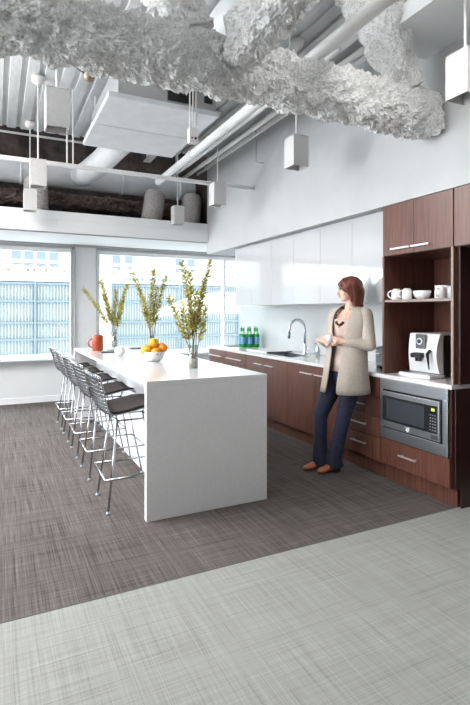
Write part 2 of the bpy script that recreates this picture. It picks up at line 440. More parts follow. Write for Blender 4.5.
# ------------------------------------------------------------------ kitchen run
FX = 2.92
def handle(root, y0, y1, z, x=FX):
    mb = MB().box(x - .034, x - .024, min(y0, y1), max(y0, y1), z - .006, z + .006)
    for y in (min(y0, y1) + .025, max(y0, y1) - .025): mb.box(x - .026, x + .001, y - .005, y + .005, z - .005, z + .005)
    return mb.build('handle', M['pull'], root)
def base_unit(y1, y0, fronts, lab, grp='walnut base cabinets under the worktop'):
    """y1 far edge, y0 near edge; fronts: (kind, ya, yb, z0, z1, handle(y0,y1,z))"""
    r = empty('base_cabinet', (0, 0, 0), lab, 'cabinet', grp)
    MB().box(FX + .02, BX - .005, y0 + .001, y1 - .001, .138, .69 if y0 == 4.643 else .862).build('cabinet_body', M['walnut'], r)
    MB().box(3.0, BX - .005, y0 + .001, y1 - .001, 0, .138).build('toe_kick', M['walnut'], r)
    for kind, ya, yb, z0, z1, hd in fronts:
        d = MB().box(FX, FX + .02, ya + .003, yb - .003, z0 + .003, z1 - .003).build(kind, M['walnut'], r, bev=.002)
        if hd: handle(d, *hd)
    return r
for (yf, yn, lab) in ((6.875, 6.292, 'walnut drawer unit at the window end of the worktop'), (6.292, 5.642, 'walnut drawer unit second from the window end')):
    m_ = (yf + yn) / 2
    base_unit(yf, yn, [('drawer', yn, yf, .69, .855, (m_ - .24, m_ + .24, .772)), ('drawer', yn, yf, .42, .69, (m_ - .24, m_ + .24, .60)), ('drawer', yn, yf, .145, .42, (m_ - .24, m_ + .24, .33))], lab)
base_unit(5.642, 4.643, [('door', 5.141, 5.642, .145, .855, (5.16, 5.38, .772)), ('door', 4.643, 5.141, .145, .855, (4.91, 5.12, .772))], 'walnut double door cabinet below the sink')
base_unit(4.643, 3.66, [('door', 4.11, 4.643, .145, .855, (4.13, 4.35, .776)), ('door', 3.66, 4.11, .145, .855, (3.88, 4.09, .776))], 'walnut double door cabinet partly behind the standing person')
base_unit(3.66, 3.168, [('drawer', 3.168, 3.66, .69, .855, (3.32, 3.52, .775)), ('drawer', 3.168, 3.66, .52, .69, (3.32, 3.52, .608)), ('drawer', 3.168, 3.66, .345, .52, (3.32, 3.52, .437)),
                        ('drawer', 3.168, 3.66, .145, .345, (3.32, 3.52, .266))], 'four drawer walnut unit between the person and the microwave')
base_unit(3.168, 2.463, [('drawer', 2.463, 3.168, .145, .362, (2.75, 2.935, .266))], 'walnut unit holding the microwave above one wide drawer')
# worktop with sink opening
wt = MB(); z0, z1 = .864, .896; xa, xb = 2.90, BX
sx0, sx1, sy0, sy1 = 3.02, 3.36, 4.72, 5.42
wt.box(xa, sx0, 2.43, 6.89, z0, z1).box(sx1, xb, 2.43, 6.89, z0, z1).box(sx0, sx1, 2.43, sy0, z0, z1).box(sx0, sx1, sy1, 6.89, z0, z1)
tag(wt.build('worktop', M['quartz']), 'long white worktop along the kitchen wall', 'worktop')
sk = MB().box(sx0, sx1, sy0, sy1, .70, .71).box(sx0 + .001, sx0 + .008, sy0, sy1, .71, .894).box(sx1 - .008, sx1 - .001, sy0, sy1, .71, .894).box(sx0, sx1, sy0 + .001, sy0 + .008, .71, .894).box(sx0, sx1, sy1 - .008, sy1 - .001, .71, .894)
sk = tag(sk.build('sink', M['steel']), 'steel undermount sink set into the white worktop', 'sink')
MB().lathe((3.19, 5.07, .71), [(.001, 0), (.04, 0), (.045, .006), (.001, .006)], 20, cap=False).build('drain', M['steel_dark'], sk)
tb = MB().box(3.04, 3.44, 5.30, 5.86, .8965, .912)
tb = tag(tb.build('cutting_board', M['china'], bev=.004), 'flat white board lying on the worktop beside the sink', 'board')
MB().box(3.03, 3.40, 5.28, 5.30, .8965, .914).build('edge_strip', M['slate'], tb)
tag(MB().box(3.12, 3.40, 6.55, 6.80, .8965, .905).build('tray', M['slate'], bev=.003), 'thin dark tray at the window end of the worktop', 'tray')
# faucet
fc = empty('faucet', (3.37, 4.95, .896), 'tall brushed steel gooseneck faucet behind the sink', 'faucet')
MB().lathe((0, 0, 0), [(.028, 0), (.028, .012), (.02, .02), (.02, .13), (.014, .14)], 20).build('faucet_base', M['steel'], fc, smooth=True)
pts = [(0, 0, .12), (0, 0, .30)] + [(-.11 + .11 * math.cos(t), 0, .31 + .115 * math.sin(t)) for t in [PI * k / 14 for k in range(15)]] + [(-.225, 0, .27)]
MB().tube(pts, .016, 12).build('spout', M['steel'], fc, smooth=True)
MB().tube([(-.225, 0, .28), (-.232, 0, .20)], [.016, .018], 14).build('spray_head', M['steel_dark'], fc, smooth=True)
MB().tube([(.0, -.015, .06), (0, -.085, .075)], .008, 10).build('lever', M['steel'], fc, smooth=True)
sd = empty('soap_dispenser', (3.38, 4.70, .896), 'small steel soap bottle right of the faucet', 'soap dispenser')
MB().lathe((0, 0, 0), [(.026, 0), (.027, .09), (.012, .11), (.008, .13)], 18).build('bottle_body', M['steel'], sd, smooth=True)
MB().tube([(0, 0, .125), (0, 0, .15), (-.05, 0, .15)], .006, 8).build('pump', M['chrome'], sd, smooth=True)
# green bottles
Rv = Vector((.898, -.4395, 0)); Fv = Vector((.4395, .898, 0))
bt = empty('water_bottle', (0, 0, 0), 'green glass bottle with a blue label, leftmost in the front row on the worktop', 'bottle', 'green bottles on the worktop')
MB().lathe((0, 0, 0), [(.030, 0), (.036, .006), (.036, .17), (.030, .195), (.016, .235), (.0135, .285), (.0135, .29)], 20).build('bottle_glass', M['green_glass'], bt, smooth=True)
MB().lathe((0, 0, .05), [(.0365, 0), (.0365, .10)], 20, cap=False).build('bottle_label', M['label_blue'], bt, smooth=True)
MB().lathe((0, 0, .20), [(.0315, -.006), (.024, .02), (.017, .036)], 20, cap=False).build('neck_label', M['label_cap'], bt, smooth=True)
MB().lathe((0, 0, .285), [(.015, 0), (.015, .018), (.012, .02)], 16).build('cap', M['label_cap'], bt, smooth=True)
base = Vector((3.33, 6.30, .896))
bl = ['', 'green glass bottle with a blue label, middle of the front row', 'green glass bottle with a blue label, rightmost of the front row',
      'green glass bottle behind the leftmost front bottle', 'green glass bottle behind the middle front bottle', 'green glass bottle behind the rightmost front bottle']
for k in range(6):
    p = base + Rv * ((k % 3) - 1) * .10 + (Fv * .085 + Rv * -.03) * (k // 3)
    if k == 0: bt.location = p
    else: dup(bt, p, bl[k])
# glossy white wall cabinets
def wall_unit(y0, y1, lab):
    r = empty('wall_cabinet', (0, 0, 0), lab, 'cabinet', 'glossy white wall cabinets')
    MB().box(3.05, BX - .002, y0 + .001, y1 - .001, 1.505, 2.304).build('cabinet_body', M['white2'], r)
    m_ = (y0 + y1) / 2
    for a, b in ((y0, m_), (m_, y1)):
        MB().box(3.03, 3.049, a + .0015, b - .0015, 1.502, 2.30).build('door', M['gloss'], r)
wall_unit(5.18, 6.19, 'glossy white wall cabinet nearest the window')
wall_unit(4.17, 5.18, 'glossy white wall cabinet in the middle, above the sink')
wall_unit(3.16, 4.17, 'glossy white wall cabinet behind the person, against the walnut tower')
struct('trim_5', MB().box(BX - .006, BX, 3.16, 7.05, .897, 1.505), mat('back-painted glass splashback', (.46, .475, .48), .12, spec=.5))
# toaster
to = empty('toaster', (3.26, 3.36, .896), 'grey metal toaster on the worktop between the person and the tower', 'toaster')
MB().box(-.11, .13, -.13, .13, .012, .20).build('toaster_body', M['toaster'], to, bev=.02)
MB().box(-.08, -.045, -.10, .10, .2, .203).box(.03, .065, -.10, .10, .2, .203).build('slot', M['black'], to)
MB().tube([(-.125, -.06, .05), (-.11, -.06, .05)], .018, 14).build('knob', M['black'], to)
MB().box(-.125, -.11, .05, .1, .12, .135).build('lever', M['chrome'], to)
MB().box(-.10, -.06, -.12, -.08, 0, .013).box(-.10, -.06, .08, .12, 0, .013).box(.08, .12, -.12, -.08, 0, .013).box(.08, .12, .08, .12, 0, .013).build('feet', M['black'], to)

# walnut tower
tw = empty('tower_cabinet', (0, 0, 0), 'walnut open shelf tower with two doors on top, standing on the worktop', 'cabinet')
TX = 2.935; T = .02
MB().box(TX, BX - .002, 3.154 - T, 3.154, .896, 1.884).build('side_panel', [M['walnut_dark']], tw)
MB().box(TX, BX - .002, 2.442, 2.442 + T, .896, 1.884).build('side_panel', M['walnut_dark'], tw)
MB().box(TX - .003, TX, 3.154 - T, 3.154, .896, 1.884).build('edge_band', M['walnut'], tw)
MB().box(TX - .003, TX, 2.442, 2.442 + T, .896, 1.884).build('edge_band', M['edge'], tw)
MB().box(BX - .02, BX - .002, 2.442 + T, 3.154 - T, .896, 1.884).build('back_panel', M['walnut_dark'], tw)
MB().box(TX + .022, BX - .002, 2.442, 3.154, 1.884, 2.304).build('upper_box', M['walnut'], tw)
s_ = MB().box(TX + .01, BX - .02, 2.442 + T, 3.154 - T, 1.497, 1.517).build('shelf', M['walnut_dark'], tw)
MB().box(TX + .006, TX + .01, 2.442 + T, 3.154 - T, 1.496, 1.518).build('edge_band', M['edge'], s_)
for a, b, hh in ((2.814, 3.154, (2.835, 3.035)), (2.446, 2.814, (2.640, 2.815))):
    d = MB().box(TX, TX + .02, a + .002, b - .002, 1.886, 2.302).build('door', M['walnut'], tw, bev=.002)
    handle(d, hh[0], hh[1], 1.932, TX)
ov = empty('overhead_cabinet', (0, 0, 0), 'walnut overhead cabinet at the right edge, above the dark alcove', 'cabinet')
MB().box(TX + .022, BX - .002, 1.55, 2.44, 1.884, 2.304).build('cabinet_body', M['walnut'], ov)
for a, b in ((1.995, 2.44), (1.55, 1.995)): MB().box(TX, TX + .02, a + .002, b - .002, 1.886, 2.302).build('door', M['walnut'], ov, bev=.002)
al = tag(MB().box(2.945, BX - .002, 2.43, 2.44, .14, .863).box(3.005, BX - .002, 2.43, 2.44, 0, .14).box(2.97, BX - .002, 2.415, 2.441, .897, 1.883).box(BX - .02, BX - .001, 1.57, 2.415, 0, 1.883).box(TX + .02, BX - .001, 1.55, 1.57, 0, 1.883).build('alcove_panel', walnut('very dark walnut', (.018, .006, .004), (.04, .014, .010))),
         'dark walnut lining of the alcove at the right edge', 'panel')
# microwave
mw = empty('microwave', (0, 0, 0), 'built in stainless steel microwave with a dark glass door', 'microwave')

y0m, y1m, z0m, z1m = 2.472, 3.158, .366, .860
tk = MB().box(FX - .012, FX + .018, y0m, y1m, z1m - .085, z1m).box(FX - .012, FX + .018, y0m, y1m, z0m, z0m + .085).box(FX - .012, FX + .018, y0m, y0m + .045, z0m + .085, z1m - .085).box(FX - .012, FX + .018, y1m - .03, y1m, z0m + .085, z1m - .085)
tk.build('trim_kit', M['steel'], mw, bev=.003)
MB().box(FX - .008, FX + .018, y0m + .047, y1m - .032, z0m + .087, z1m - .087).build('reveal', M['black'], mw)
dr = MB().box(FX - .03, FX - .008, y0m + .058, y1m - .042, z0m + .10, z1m - .10)
dr = dr.build('door', M['steel'], mw, bev=.004)
MB().box(FX - .033, FX - .03, y0m + .075, y1m - .055, z0m + .155, z1m - .135).build('door_glass', M['dark_glass'], dr)
MB().box(FX - .0345, FX - .033, y0m + .19, y1m - .10, z0m + .175, z1m - .155).build('inner_window', mat('meshed window', (.04, .045, .055), .25), dr)
MB().box(FX - .0355, FX - .033, y0m + .095, y0m + .125, z1m - .175, z1m - .155).build('clock_display', M['display'], dr)
kb = MB()
for i in range(6):
    for j in range(3): kb.box(FX - .0345, FX - .033, y0m + .085 + j * .022, y0m + .095 + j * .022, z0m + .175 + i * .022, z0m + .181 + i * .022)
kb.build('keypad', mat('keypad grey', (.35, .36, .38), .5), dr)
MB().box(FX - .0335, FX - .03, y0m + .068, y0m + .13, z0m + .112, z0m + .142).build('open_button', M['steel_dark'], dr)
lg = MB().tube([(FX - .034, 2.83, z0m + .128), (FX - .03, 2.83, z0m + .128)], .017, 24).build('round_logo', M['china'], dr)
MB().tube([(FX - .035, 2.838, z0m + .136), (FX - .035, 2.826, z0m + .137), (FX - .035, 2.832, z0m + .128), (FX - .035, 2.822, z0m + .122), (FX - .035, 2.836, z0m + .119)], .0016, 6).build('logo_monogram', M['steel_dark'], dr)

# coffee machine
cm = empty('coffee_machine', (3.09, 2.85, .896), 'silver and black automatic coffee machine in the walnut tower', 'coffee machine')
def curved_front(y0, y1, z0, z1, d=.02):
    R = []
    for k in range(13):
        t = k / 12; z = z0 + (z1 - z0) * t
        bul = .030 * math.sin(t * PI * .95) - .01 * t
        wy = 1 - .07 * math.sin(t * PI)
        R.append([(-bul, y0 * wy, z), (-bul, y1 * wy, z), (.05, y1 * wy, z), (.05, y0 * wy, z)])
    return MB().rings(R)
MB().box(.05, .40, -.145, .150, .02, .335).build('machine_body', M['black'], cm, bev=.01)
curved_front(-.15, .155, .035, .345).build('front_shell', M['silver'], cm, smooth=False, bev=.004)
MB().box(.02, .40, -.148, .153, .335, .348).build('top_lid', M['silver'], cm, bev=.004)
MB().box(-.035, -.018, -.035, .06, .225, .342).build('control_panel', mat('smoked panel', (.10, .10, .11), .2), cm, bev=.004)
dl = MB().tube([(-.045, .012, .285), (-.03, .012, .285)], .027, 24).build('dial', M['silver'], cm, smooth=False)
MB().tube([(-.049, .012, .285), (-.044, .012, .285)], .018, 20).build('dial_centre', M['black'], dl)
MB().box(-.075, -.02, -.02, .05, .155, .195).box(-.065, -.035, -.005, .012, .125, .155).box(-.065, -.035, .02, .037, .125, .155).build('coffee_spout', M['black'], cm, bev=.004)
MB().tube([(-.03, .07, .17), (-.06, .075, .17)], .02, 14).build('water_knob', M['black'], cm)
MB().tube([(-.03, -.085, .215), (-.06, -.085, .19), (-.05, -.088, .10), (-.045, -.088, .07)], [.014, .014, .006, .005], 10).build('steam_wand', M['black'], cm)
MB().box(-.11, .06, -.15, .17, .0, .03).build('drip_tray', M['silver'], cm, bev=.008)
MB().box(-.10, .0, -.14, .16, .03, .033).build('drip_grate', M['steel_dark'], cm)

# crockery on the shelf
ZS = 1.5175
def mug(loc, lab, rz, grp='white mugs on the tower shelf', upside=True):
    r = empty('mug', loc, lab, 'mug', grp, rz)
    if upside:
        MB().lathe((0, 0, 0), [(.036, 0), (.040, .004), (.040, .06), (.034, .082), (.022, .092), (.001, .092)], 24, cap=False).build('mug_body', M['china'], r, smooth=True)
    MB().tube([(.036 + .032 * math.sin(t), 0, .045 - .03 * math.cos(t)) for t in [PI * k / 8 for k in range(9)]], .006, 8).build('handle', M['china'], r, smooth=True)
    return r
g1 = mug((2.995, 3.058, ZS), 'white mug upside down at the far left of the shelf', 2.2)
dup(g1, (3.02, 2.965, ZS), 'white mug upside down, second from the left on the shelf', 2.6)
dup(g1, (2.99, 2.607, ZS), 'white mug in front of the stacked bowls at the right of the shelf', 3.4)
dup(g1, (3.06, 2.565, ZS), 'white mug tucked at the far right of the shelf', 4.4)
def bowl(loc, lab, s=1, grp='white bowls on the tower shelf', name='bowl'):
    o = MB().lathe((0, 0, 0), [(.001, .006), (.03 * s, .0), (.035 * s, .002), (.055 * s, .02 * s), (.068 * s, .065 * s), (.066 * s, .066 * s), (.052 * s, .024 * s), (.03 * s, .010), (.001, .010)], 32, cap=False).build(name, M['china'], smooth=True)
    o.location = loc; return tag(o, lab, 'bowl', grp)
bowl((3.07, 2.855, ZS), 'white bowl standing open in the middle of the shelf', 1.05)
bowl((3.19, 2.955, ZS), 'white bowl behind the second mug on the shelf', .95)
bowl((3.13, 2.70, ZS), 'white bowl at the bottom of the right hand stack', .95)
bowl((3.13, 2.70, ZS + .042), 'white bowl on top of the right hand stack', .95)

# ------------------------------------------------------------------ island
IX0, IX1, IY0, IY1, IZ = .905, 1.838, 3.206, 6.63, .947
isl = empty('kitchen_island', (0, 0, 0), 'long white waterfall kitchen island', 'island')
w = MB().box(IX0, IX1, IY0, IY1, IZ - .032, IZ)
w.build('island_top', M['quartz'], isl, bev=.002)
MB().box(IX0, IX1, IY0, IY0 + .05, 0, IZ - .0322).build('end_panel', M['quartz'], isl, bev=.002)
MB().box(IX0, IX1, IY1 - .05, IY1, 0, IZ - .0322).build('end_panel', M['quartz'], isl, bev=.002)
MB().box(1.17, IX1 - .02, IY0 + .05, IY1 - .05, .0, IZ - .033).build('island_body', M['white2'], isl)

# ------------------------------------------------------------------ stools
def stool():
    r = empty('wire_stool', (0, 0, 0), 'x', 'bar stool', 'chrome wire bar stools along the island')
    def prof(v):
        # v 0 = seat front, 1 = top of back ; piecewise smooth
        P = [(.225, .705), (.19, .720), (.08, .705), (-.04, .680), (-.135, .678), (-.195, .715), (-.225, .80), (-.255, .90), (-.285, .992)]
        f = v * (len(P) - 1); i = min(int(f), len(P) - 2); t = f - i
        p0 = P[max(i - 1, 0)]; p1 = P[i]; p2 = P[i + 1]; p3 = P[min(i + 2, len(P) - 1)]
        return [.5 * ((2 * b) + (c - a) * t + (2 * a - 5 * b + 4 * c - d) * t * t + (-a + 3 * b - 3 * c + d) * t ** 3) for a, b, c, d in zip(p0, p1, p2, p3)]
    def S(u, v):
        x, z = prof(v)
        hw = .222 + .045 * math.sin(v * PI) + .028 * v
        back = max(0, (v - .45) / .55)
        x += .055 * u * u * back; z += .035 * u * u * (1 - back) * math.sin(min(1, v / .45) * PI * .5 + .3)
        if back > 0: z += -.02 * u * u * back
        return (x, u * hw, z)
    wires = MB(); nu, nv = 19, 27
    for i in range(nu):
        u = -1 + 2 * i / (nu - 1)
        wires.tube([S(u, v / 28) for v in range(29)], .0040, 5)
    for j in range(nv):
        v = j / (nv - 1)
        wires.tube([S(-1 + 2 * k / 14, v) for k in range(15)], .0040, 5)
    wires.build('wire_shell', M['wire'], r, smooth=True)
    rim = [S(-1, v / 20) for v in range(21)] + [S(-1 + 2 * k / 12, 1) for k in range(1, 13)] + [S(1, 1 - v / 20) for v in range(1, 21)] + [S(1 - 2 * k / 12, 0) for k in range(1, 13)]
    MB().tube(rim, .005, 6).build('shell_rim', M['wire'], r, smooth=True)
    R = []
    for j in range(9):
        v = .04 + .50 * j / 8; n = 10
        top = [Vector(S(.86 * (-1 + 2 * k / n), v)) + Vector((0, 0, .022)) for k in range(n + 1)]
        bot = [Vector(S(.86 * (1 - 2 * k / n), v)) + Vector((0, 0, .004)) for k in range(n + 1)]
        R.append(top + bot)
    MB().rings(R).build('seat_pad', M['pad'], r, smooth=True)
    # base
    fx0, fx1, fy = -.165, .285, .20
    tx0, tx1, ty = -.085, .17, .125
    for (fx, sy, tx) in ((fx0, -1, tx0), (fx0, 1, tx0), (fx1, -1, tx1), (fx1, 1, tx1)):
        l = MB().tube([(fx, sy * fy, .012), (tx, sy * ty, .632)], .0075, 8).build('leg', M['wire'], r, smooth=True)
        MB().lathe((fx, sy * fy, 0), [(.016, 0), (.018, .004), (.010, .018)], 14).build('glide', M['steel_dark'], l, smooth=True)
    fr = MB()
    for sy in (-1, 1): fr.tube([(tx0, sy * ty, .632), (tx1, sy * ty, .632)], .007, 8)
    for tx in (tx0, tx1): fr.tube([(tx, -ty, .632), (tx, ty, .632)], .007, 8)
    for sx in (tx0, tx1):
        for sy in (-1, 1): fr.tube([(sx, sy * ty, .632), (sx * 1.2, sy * .15, .69)], .007, 8)
    fr.build('seat_frame', M['wire'], r, smooth=True)
    z = .245; a, b, c = -.185, .30, .215
    MB().tube([(a, -c, z), (a, c, z)], .0085, 8).tube([(b, -c, z), (b, c, z)], .0085, 8).tube([(a, -c, z), (b, -c, z)], .0085, 8).tube([(a, c, z), (b, c, z)], .0085, 8).build('footrest', M['wire'], r, smooth=True)
    for o_ in (r.children[-1],):
        q = MB()
        for fx, tx in ((fx0, tx0), (fx1, tx1)):
            k = z / .632; lx = fx + (tx - fx) * k; ly = fy + (ty - fy) * k
            for sy in (-1, 1): q.tube([(lx, sy * ly, z), (lx, sy * c, z)], .006, 6)
        q.build('footrest_joint', M['wire'], o_)
    return r
st = stool()
ys = (3.65, 4.415, 5.10, 5.765, 6.39)
sl = ('chrome wire bar stool nearest the camera, its dark seat pad in full view', 'chrome wire bar stool second from the camera', 'chrome wire bar stool in the middle of the row of five',
      'chrome wire bar stool second from the window', 'chrome wire bar stool closest to the window, farthest left')
for k, y in enumerate(ys):
    if k == 0: st.location = (.865, y, 0); st['label'] = sl[0]
    else: dup(st, (.865, y, 0), sl[k])

# ------------------------------------------------------------------ things on the island
pt = empty('pitcher', (1.10, 6.04, IZ), 'orange red ceramic pitcher with a handle at the far end of the island', 'pitcher')
MB().lathe((0, 0, 0), [(.058, 0), (.066, .006), (.066, .165), (.062, .178), (.001, .182)], 28, cap=False).build('pitcher_body', M['pitcher'], pt, smooth=True)
MB().lathe((0, 0, .178), [(.055, 0), (.052, .012), (.001, .014)], 24, cap=False).build('lid', M['pitcher'], pt, smooth=True)
MB().tube([(-.062 - .045 * math.sin(t) , .025 * math.sin(t), .09 + .05 * math.cos(t)) for t in [PI * k / 9 for k in range(10)]], .009, 10).build('handle', M['pitcher'], pt, smooth=True)
sp = empty('candle_holder', (1.175, 5.19, IZ), 'round white textured votive holder between the pitcher and the fruit', 'candle holder')
mb = MB(); n = 28; R = []
for i in range(15):
    t = .25 + (PI - .55) * i / 14; q = []
    for k in range(n):
        rr = .054 * math.sin(t) * (1 + (.03 if (k + i) % 2 else -.03)); q.append((rr * math.cos(2 * PI * k / n), rr * math.sin(2 * PI * k / n), .052 - .054 * math.cos(t)))
    R.append(q)
mb.rings(R).build('holder_body', M['china'], sp)
MB().lathe((0, 0, .09), [(.024, 0), (.024, .006)], 16).build('candle', M['china'], sp)
o = tag(MB().box(-.12, .10, -.09, .09, 0, .010).build('notebook', M['slate'], bev=.002), 'thin dark notebook lying beside the orange pitcher', 'notebook'); o.location = (1.185, 5.72, IZ + .0005)
o = tag(MB().box(-.09, .09, -.07, .07, 0, .009).build('magazine', M['greenbook'], bev=.002), 'pale green booklet lying behind the dark notebook', 'booklet'); o.location = (1.31, 6.05, IZ + .0005)
o = tag(MB().box(-.10, .14, -.08, .08, 0, .009).build('tray', M['slate'], bev=.002), 'flat dark tray between the two far vases', 'tray'); o.location = (1.62, 6.15, IZ + .0005)
fb = MB().lathe((0, 0, 0), [(.001, .006), (.055, 0), (.06, .003), (.095, .03), (.118, .095), (.114, .096), (.09, .036), (.05, .012), (.001, .012)], 40, cap=False).build('fruit_bowl', M['china'], smooth=True)
fb.location = (1.335, 4.50, IZ); tag(fb, 'white bowl heaped with oranges on the island', 'bowl')
def fruit(off, r, lab, m, name='orange'):
    f = empty(name, Vector((1.335, 4.50, IZ)) + Vector(off), lab, 'orange', 'oranges in the white bowl', random.random() * 6)
    r *= 1.1; mb = MB(); mb.ell((0, 0, 0), (r, r, r * .95), 24, 16); mb.build('peel', m, f, smooth=True)
    MB().lathe((0, 0, r * .92), [(.001, 0), (.005, .001), (.004, .005), (.001, .006)], 8, cap=False).build('stem_button', M['twig'], f)
def so(s, f, z): return Rv * s + Fv * f + Vector((0, 0, z))
fruit(so(-.055, -.045, .105), .050, 'large yellow orange at the front left of the bowl', M['lemon'])
fruit(so(.035, -.055, .088), .044, 'orange at the front right, lowest in the heap', M['orange'])
fruit(so(.085, .01, .125), .046, 'orange at the right rim of the bowl', M['orange'])
fruit(so(.005, -.005, .172), .047, 'orange on top of the heap', M['lemon'])
fruit(so(-.078, .045, .10), .044, 'pale orange at the far left of the heap', M['lemon'])
fruit(so(.02, .075, .10), .045, 'orange hidden at the back of the heap', M['orange'])
fruit(so(0, 0, .058), .042, 'orange at the bottom of the bowl beneath the heap', M['orange'])

# vases and branches
def vase(c, h, r, lab):
    v = empty('glass_vase', c, lab, 'vase', 'glass vases on the island')
    MB().lathe((0, 0, 0), [(.001, .002), (r, .0), (r, h), (r - .004, h), (r - .004, .012), (.001, .012)], 28, cap=False).build('vase_glass', M['vase'], v, smooth=True)
    MB().lathe((0, 0, .013), [(.001, 0), (r - .006, 0), (r - .006, h * .40), (.001, h * .42)], 20, cap=False).build('pebble_fill', M['pebble'], v, smooth=True)
    return v
def branch(base, tip, lab, grp, dens=60, seed=0, ls=.033, droop=0, start=.22):
    rnd = random.Random(seed)
    b = Vector(base); t = Vector(tip); L_ = (t - b).length
    pts = []
    side = Vector((rnd.uniform(-1, 1), rnd.uniform(-1, 1), 0)) * .022
    for k in range(15):
        q = k / 14; e = q ** 1.25
        p = Vector((b.x + (t.x - b.x) * e, b.y + (t.y - b.y) * e, b.z + (t.z - b.z) * (1 - (1 - q) ** (1.12 + droop)))) + side * math.sin(q * PI * 1.6) * q
        pts.append(p)
    br = empty('leafy_branch', b, lab, 'branch', grp)
    loc = [p - b for p in pts]
    MB().tube(loc, [.0042 - .0028 * k / 14 for k in range(15)], 6).build('stem', M['twig'], br, smooth=True)
    lf = MB()
    n = int(dens * L_ / .8)
    for i in range(n):
        q = start + (1 - start) * (i + rnd.random()) / n
        f = q * 14; k = min(int(f), 13); p = loc[k].lerp(loc[k + 1], f - k); d = (loc[k + 1] - loc[k]).normalized()
        a = i * 2.4 + rnd.random(); s1 = d.orthogonal().normalized(); s2 = d.cross(s1)
        out = (s1 * math.cos(a) + s2 * math.sin(a))
        ln = ls * rnd.uniform(.75, 1.3) * (1.12 - .35 * q)
        ax = (out * .9 + d * .6).normalized(); wd = ax.cross(out).normalized() * ln * .30
        nrm = ax.cross(wd).normalized() * ln * .06
        o_ = p + out * .004
        lf.add([o_, o_ + ax * ln * .45 + wd + nrm, o_ + ax * ln, o_ + ax * ln * .45 - wd + nrm, o_ + ax * ln * .5 - nrm], [(0, 4, 1), (1, 4, 2), (2, 4, 3), (3, 4, 0)])
    lf.build('leaves', M['leaf'], br)
def P(u, v, y): return ony(u, v, y)
def bouquet(c, tips, h, r, vl, bl, grp, seed, dens, ls):
    vase(c, h, r, vl)
    for k, (u, v, dy) in enumerate(tips):
        t = P(u, v, c[1] + dy)
        b = Vector(c) + Vector((random.uniform(-.4, .4) * r, random.uniform(-.4, .4) * r, h * .43))
        branch(b, t, bl, grp, dens, seed + k, ls, start=.30)
bouquet((1.435, 3.70, IZ), [(183, 263, 0), (189, 272, .06), (210, 262, .02), (203, 280, -.05), (166, 298, .0), (209, 306, .07), (196, 292, -.08), (182, 305, -.1)], .20, .040, 'tall glass vase with pebbles nearest the camera on the island',
        'leafy olive branch in the vase nearest the camera', 'leafy branches in the near vase', 10, 105, .050)
bouquet((1.575, 5.35, IZ), [(133, 273, 0), (152, 270, .05), (165, 276, 0), (143, 296, -.08), (157, 288, .1)], .20, .036, 'glass vase just behind the fruit bowl', 'leafy olive branch in the vase behind the fruit bowl', 'leafy branches in the middle vase', 30, 105, .054)
bouquet((1.385, 6.40, IZ), [(83, 289, 0), (100, 281, .05), (106, 296, 0), (127, 285, -.05), (124, 300, .08), (114, 290, .05)], .20, .036, 'glass vase beside the orange pitcher at the far end', 'leafy olive branch in the far vase by the pitcher', 'leafy branches in the far vase', 50, 105, .058)

# ------------------------------------------------------------------ the person
def V(*a): return Vector(a)
pw = empty('person', (2.70, 3.50, 0), 'auburn haired person in beige cardigan and dark jeans leaning on the worktop with a cup', 'person')
O = V(2.70, 3.50, 0)
def pb(mb, name, m, parent=pw, vox=None, smooth=True, sm=0):
    mb.v = [tuple(Vector(v) - O) for v in mb.v]
    o = mb.build(name, m, parent, smooth=smooth)
    if vox:
        r = o.modifiers.new('remesh', 'REMESH'); r.mode = 'VOXEL'; r.voxel_size = vox; r.use_smooth_shade = True
        if sm:
            s = o.modifiers.new('smooth', 'SMOOTH'); s.iterations = sm; s.factor = .5
    return o
f = V(-.97, -.22, 0).normalized(); l = V(.22, -.97, 0).normalized()    # facing, her left
up = V(0, 0, 1)
hipc = V(2.765, 3.425, .90); chest = V(2.80, 3.445, 1.24); neckb = V(2.835, 3.455, 1.44); headc = V(2.812, 3.445, 1.612)
hipL = hipc + l * .085 - up * .02; hipR = hipc - l * .085 - up * .02
kneeL = V(2.705, 3.385, .50); ankL = V(2.685, 3.49, .095)
kneeR = V(2.60, 3.575, .50); ankR = V(2.615, 3.60, .095)
shL = neckb + l * .165 - up * .045; shR = neckb - l * .165 - up * .045
elL = V(2.84, 3.205, 1.135); elR = V(2.75, 3.66, 1.13)
haL = V(2.655, 3.335, 1.165); haR = V(2.585, 3.535, 1.165)
def orth(fw):
    z = up; fw = fw.normalized(); lf = z.cross(fw).normalized(); return fw, lf, fw.cross(lf).normalized()
hf = V(-.89, .38, -.07).normalized(); hf, hl, hu = orth(hf)
def hd(a, b, c): return headc + hf * a + hl * b + hu * c
hrot = Matrix((hf, hl, hu)).transposed()
b = MB()
# torso
def ring(c, rf, rl, n=20, fw=f, lf=l):
    return [c + fw * (rf * math.cos(2 * PI * k / n)) + lf * (rl * math.sin(2 * PI * k / n)) for k in range(n)]
b.rings([ring(hipc - up * .10, .085, .13), ring(hipc, .10, .155), ring(hipc.lerp(chest, .45), .082, .125), ring(chest - up * .04, .10, .145), ring(chest + up * .08, .095, .155), ring(neckb - up * .05, .07, .14), ring(neckb - up * .005, .05, .07)])
for a_, c_ in ((hipL, kneeL), (hipR, kneeR)): b.cap(a_, c_, .085, .055)
for a_, c_ in ((kneeL, ankL), (kneeR, ankR)): b.cap(a_, c_ , .052, .034)
for a_, s in ((ankL, -.38), (ankR, -.48)): b.cap(a_ - up * .015, a_ + (Matrix.Rotation(s, 3, 'Z') @ f) * .09 - up * .062, .027, .018)
b.cap(shL, elL, .045, .036); b.cap(shR, elR, .045, .036)
b.cap(elL, haL - (haL - elL).normalized() * .05, .036, .025); b.cap(elR, haR - (haR - elR).normalized() * .04, .036, .025)
b.cap(neckb - up * .04, hd(-.025, 0, -.06), .054, .048)
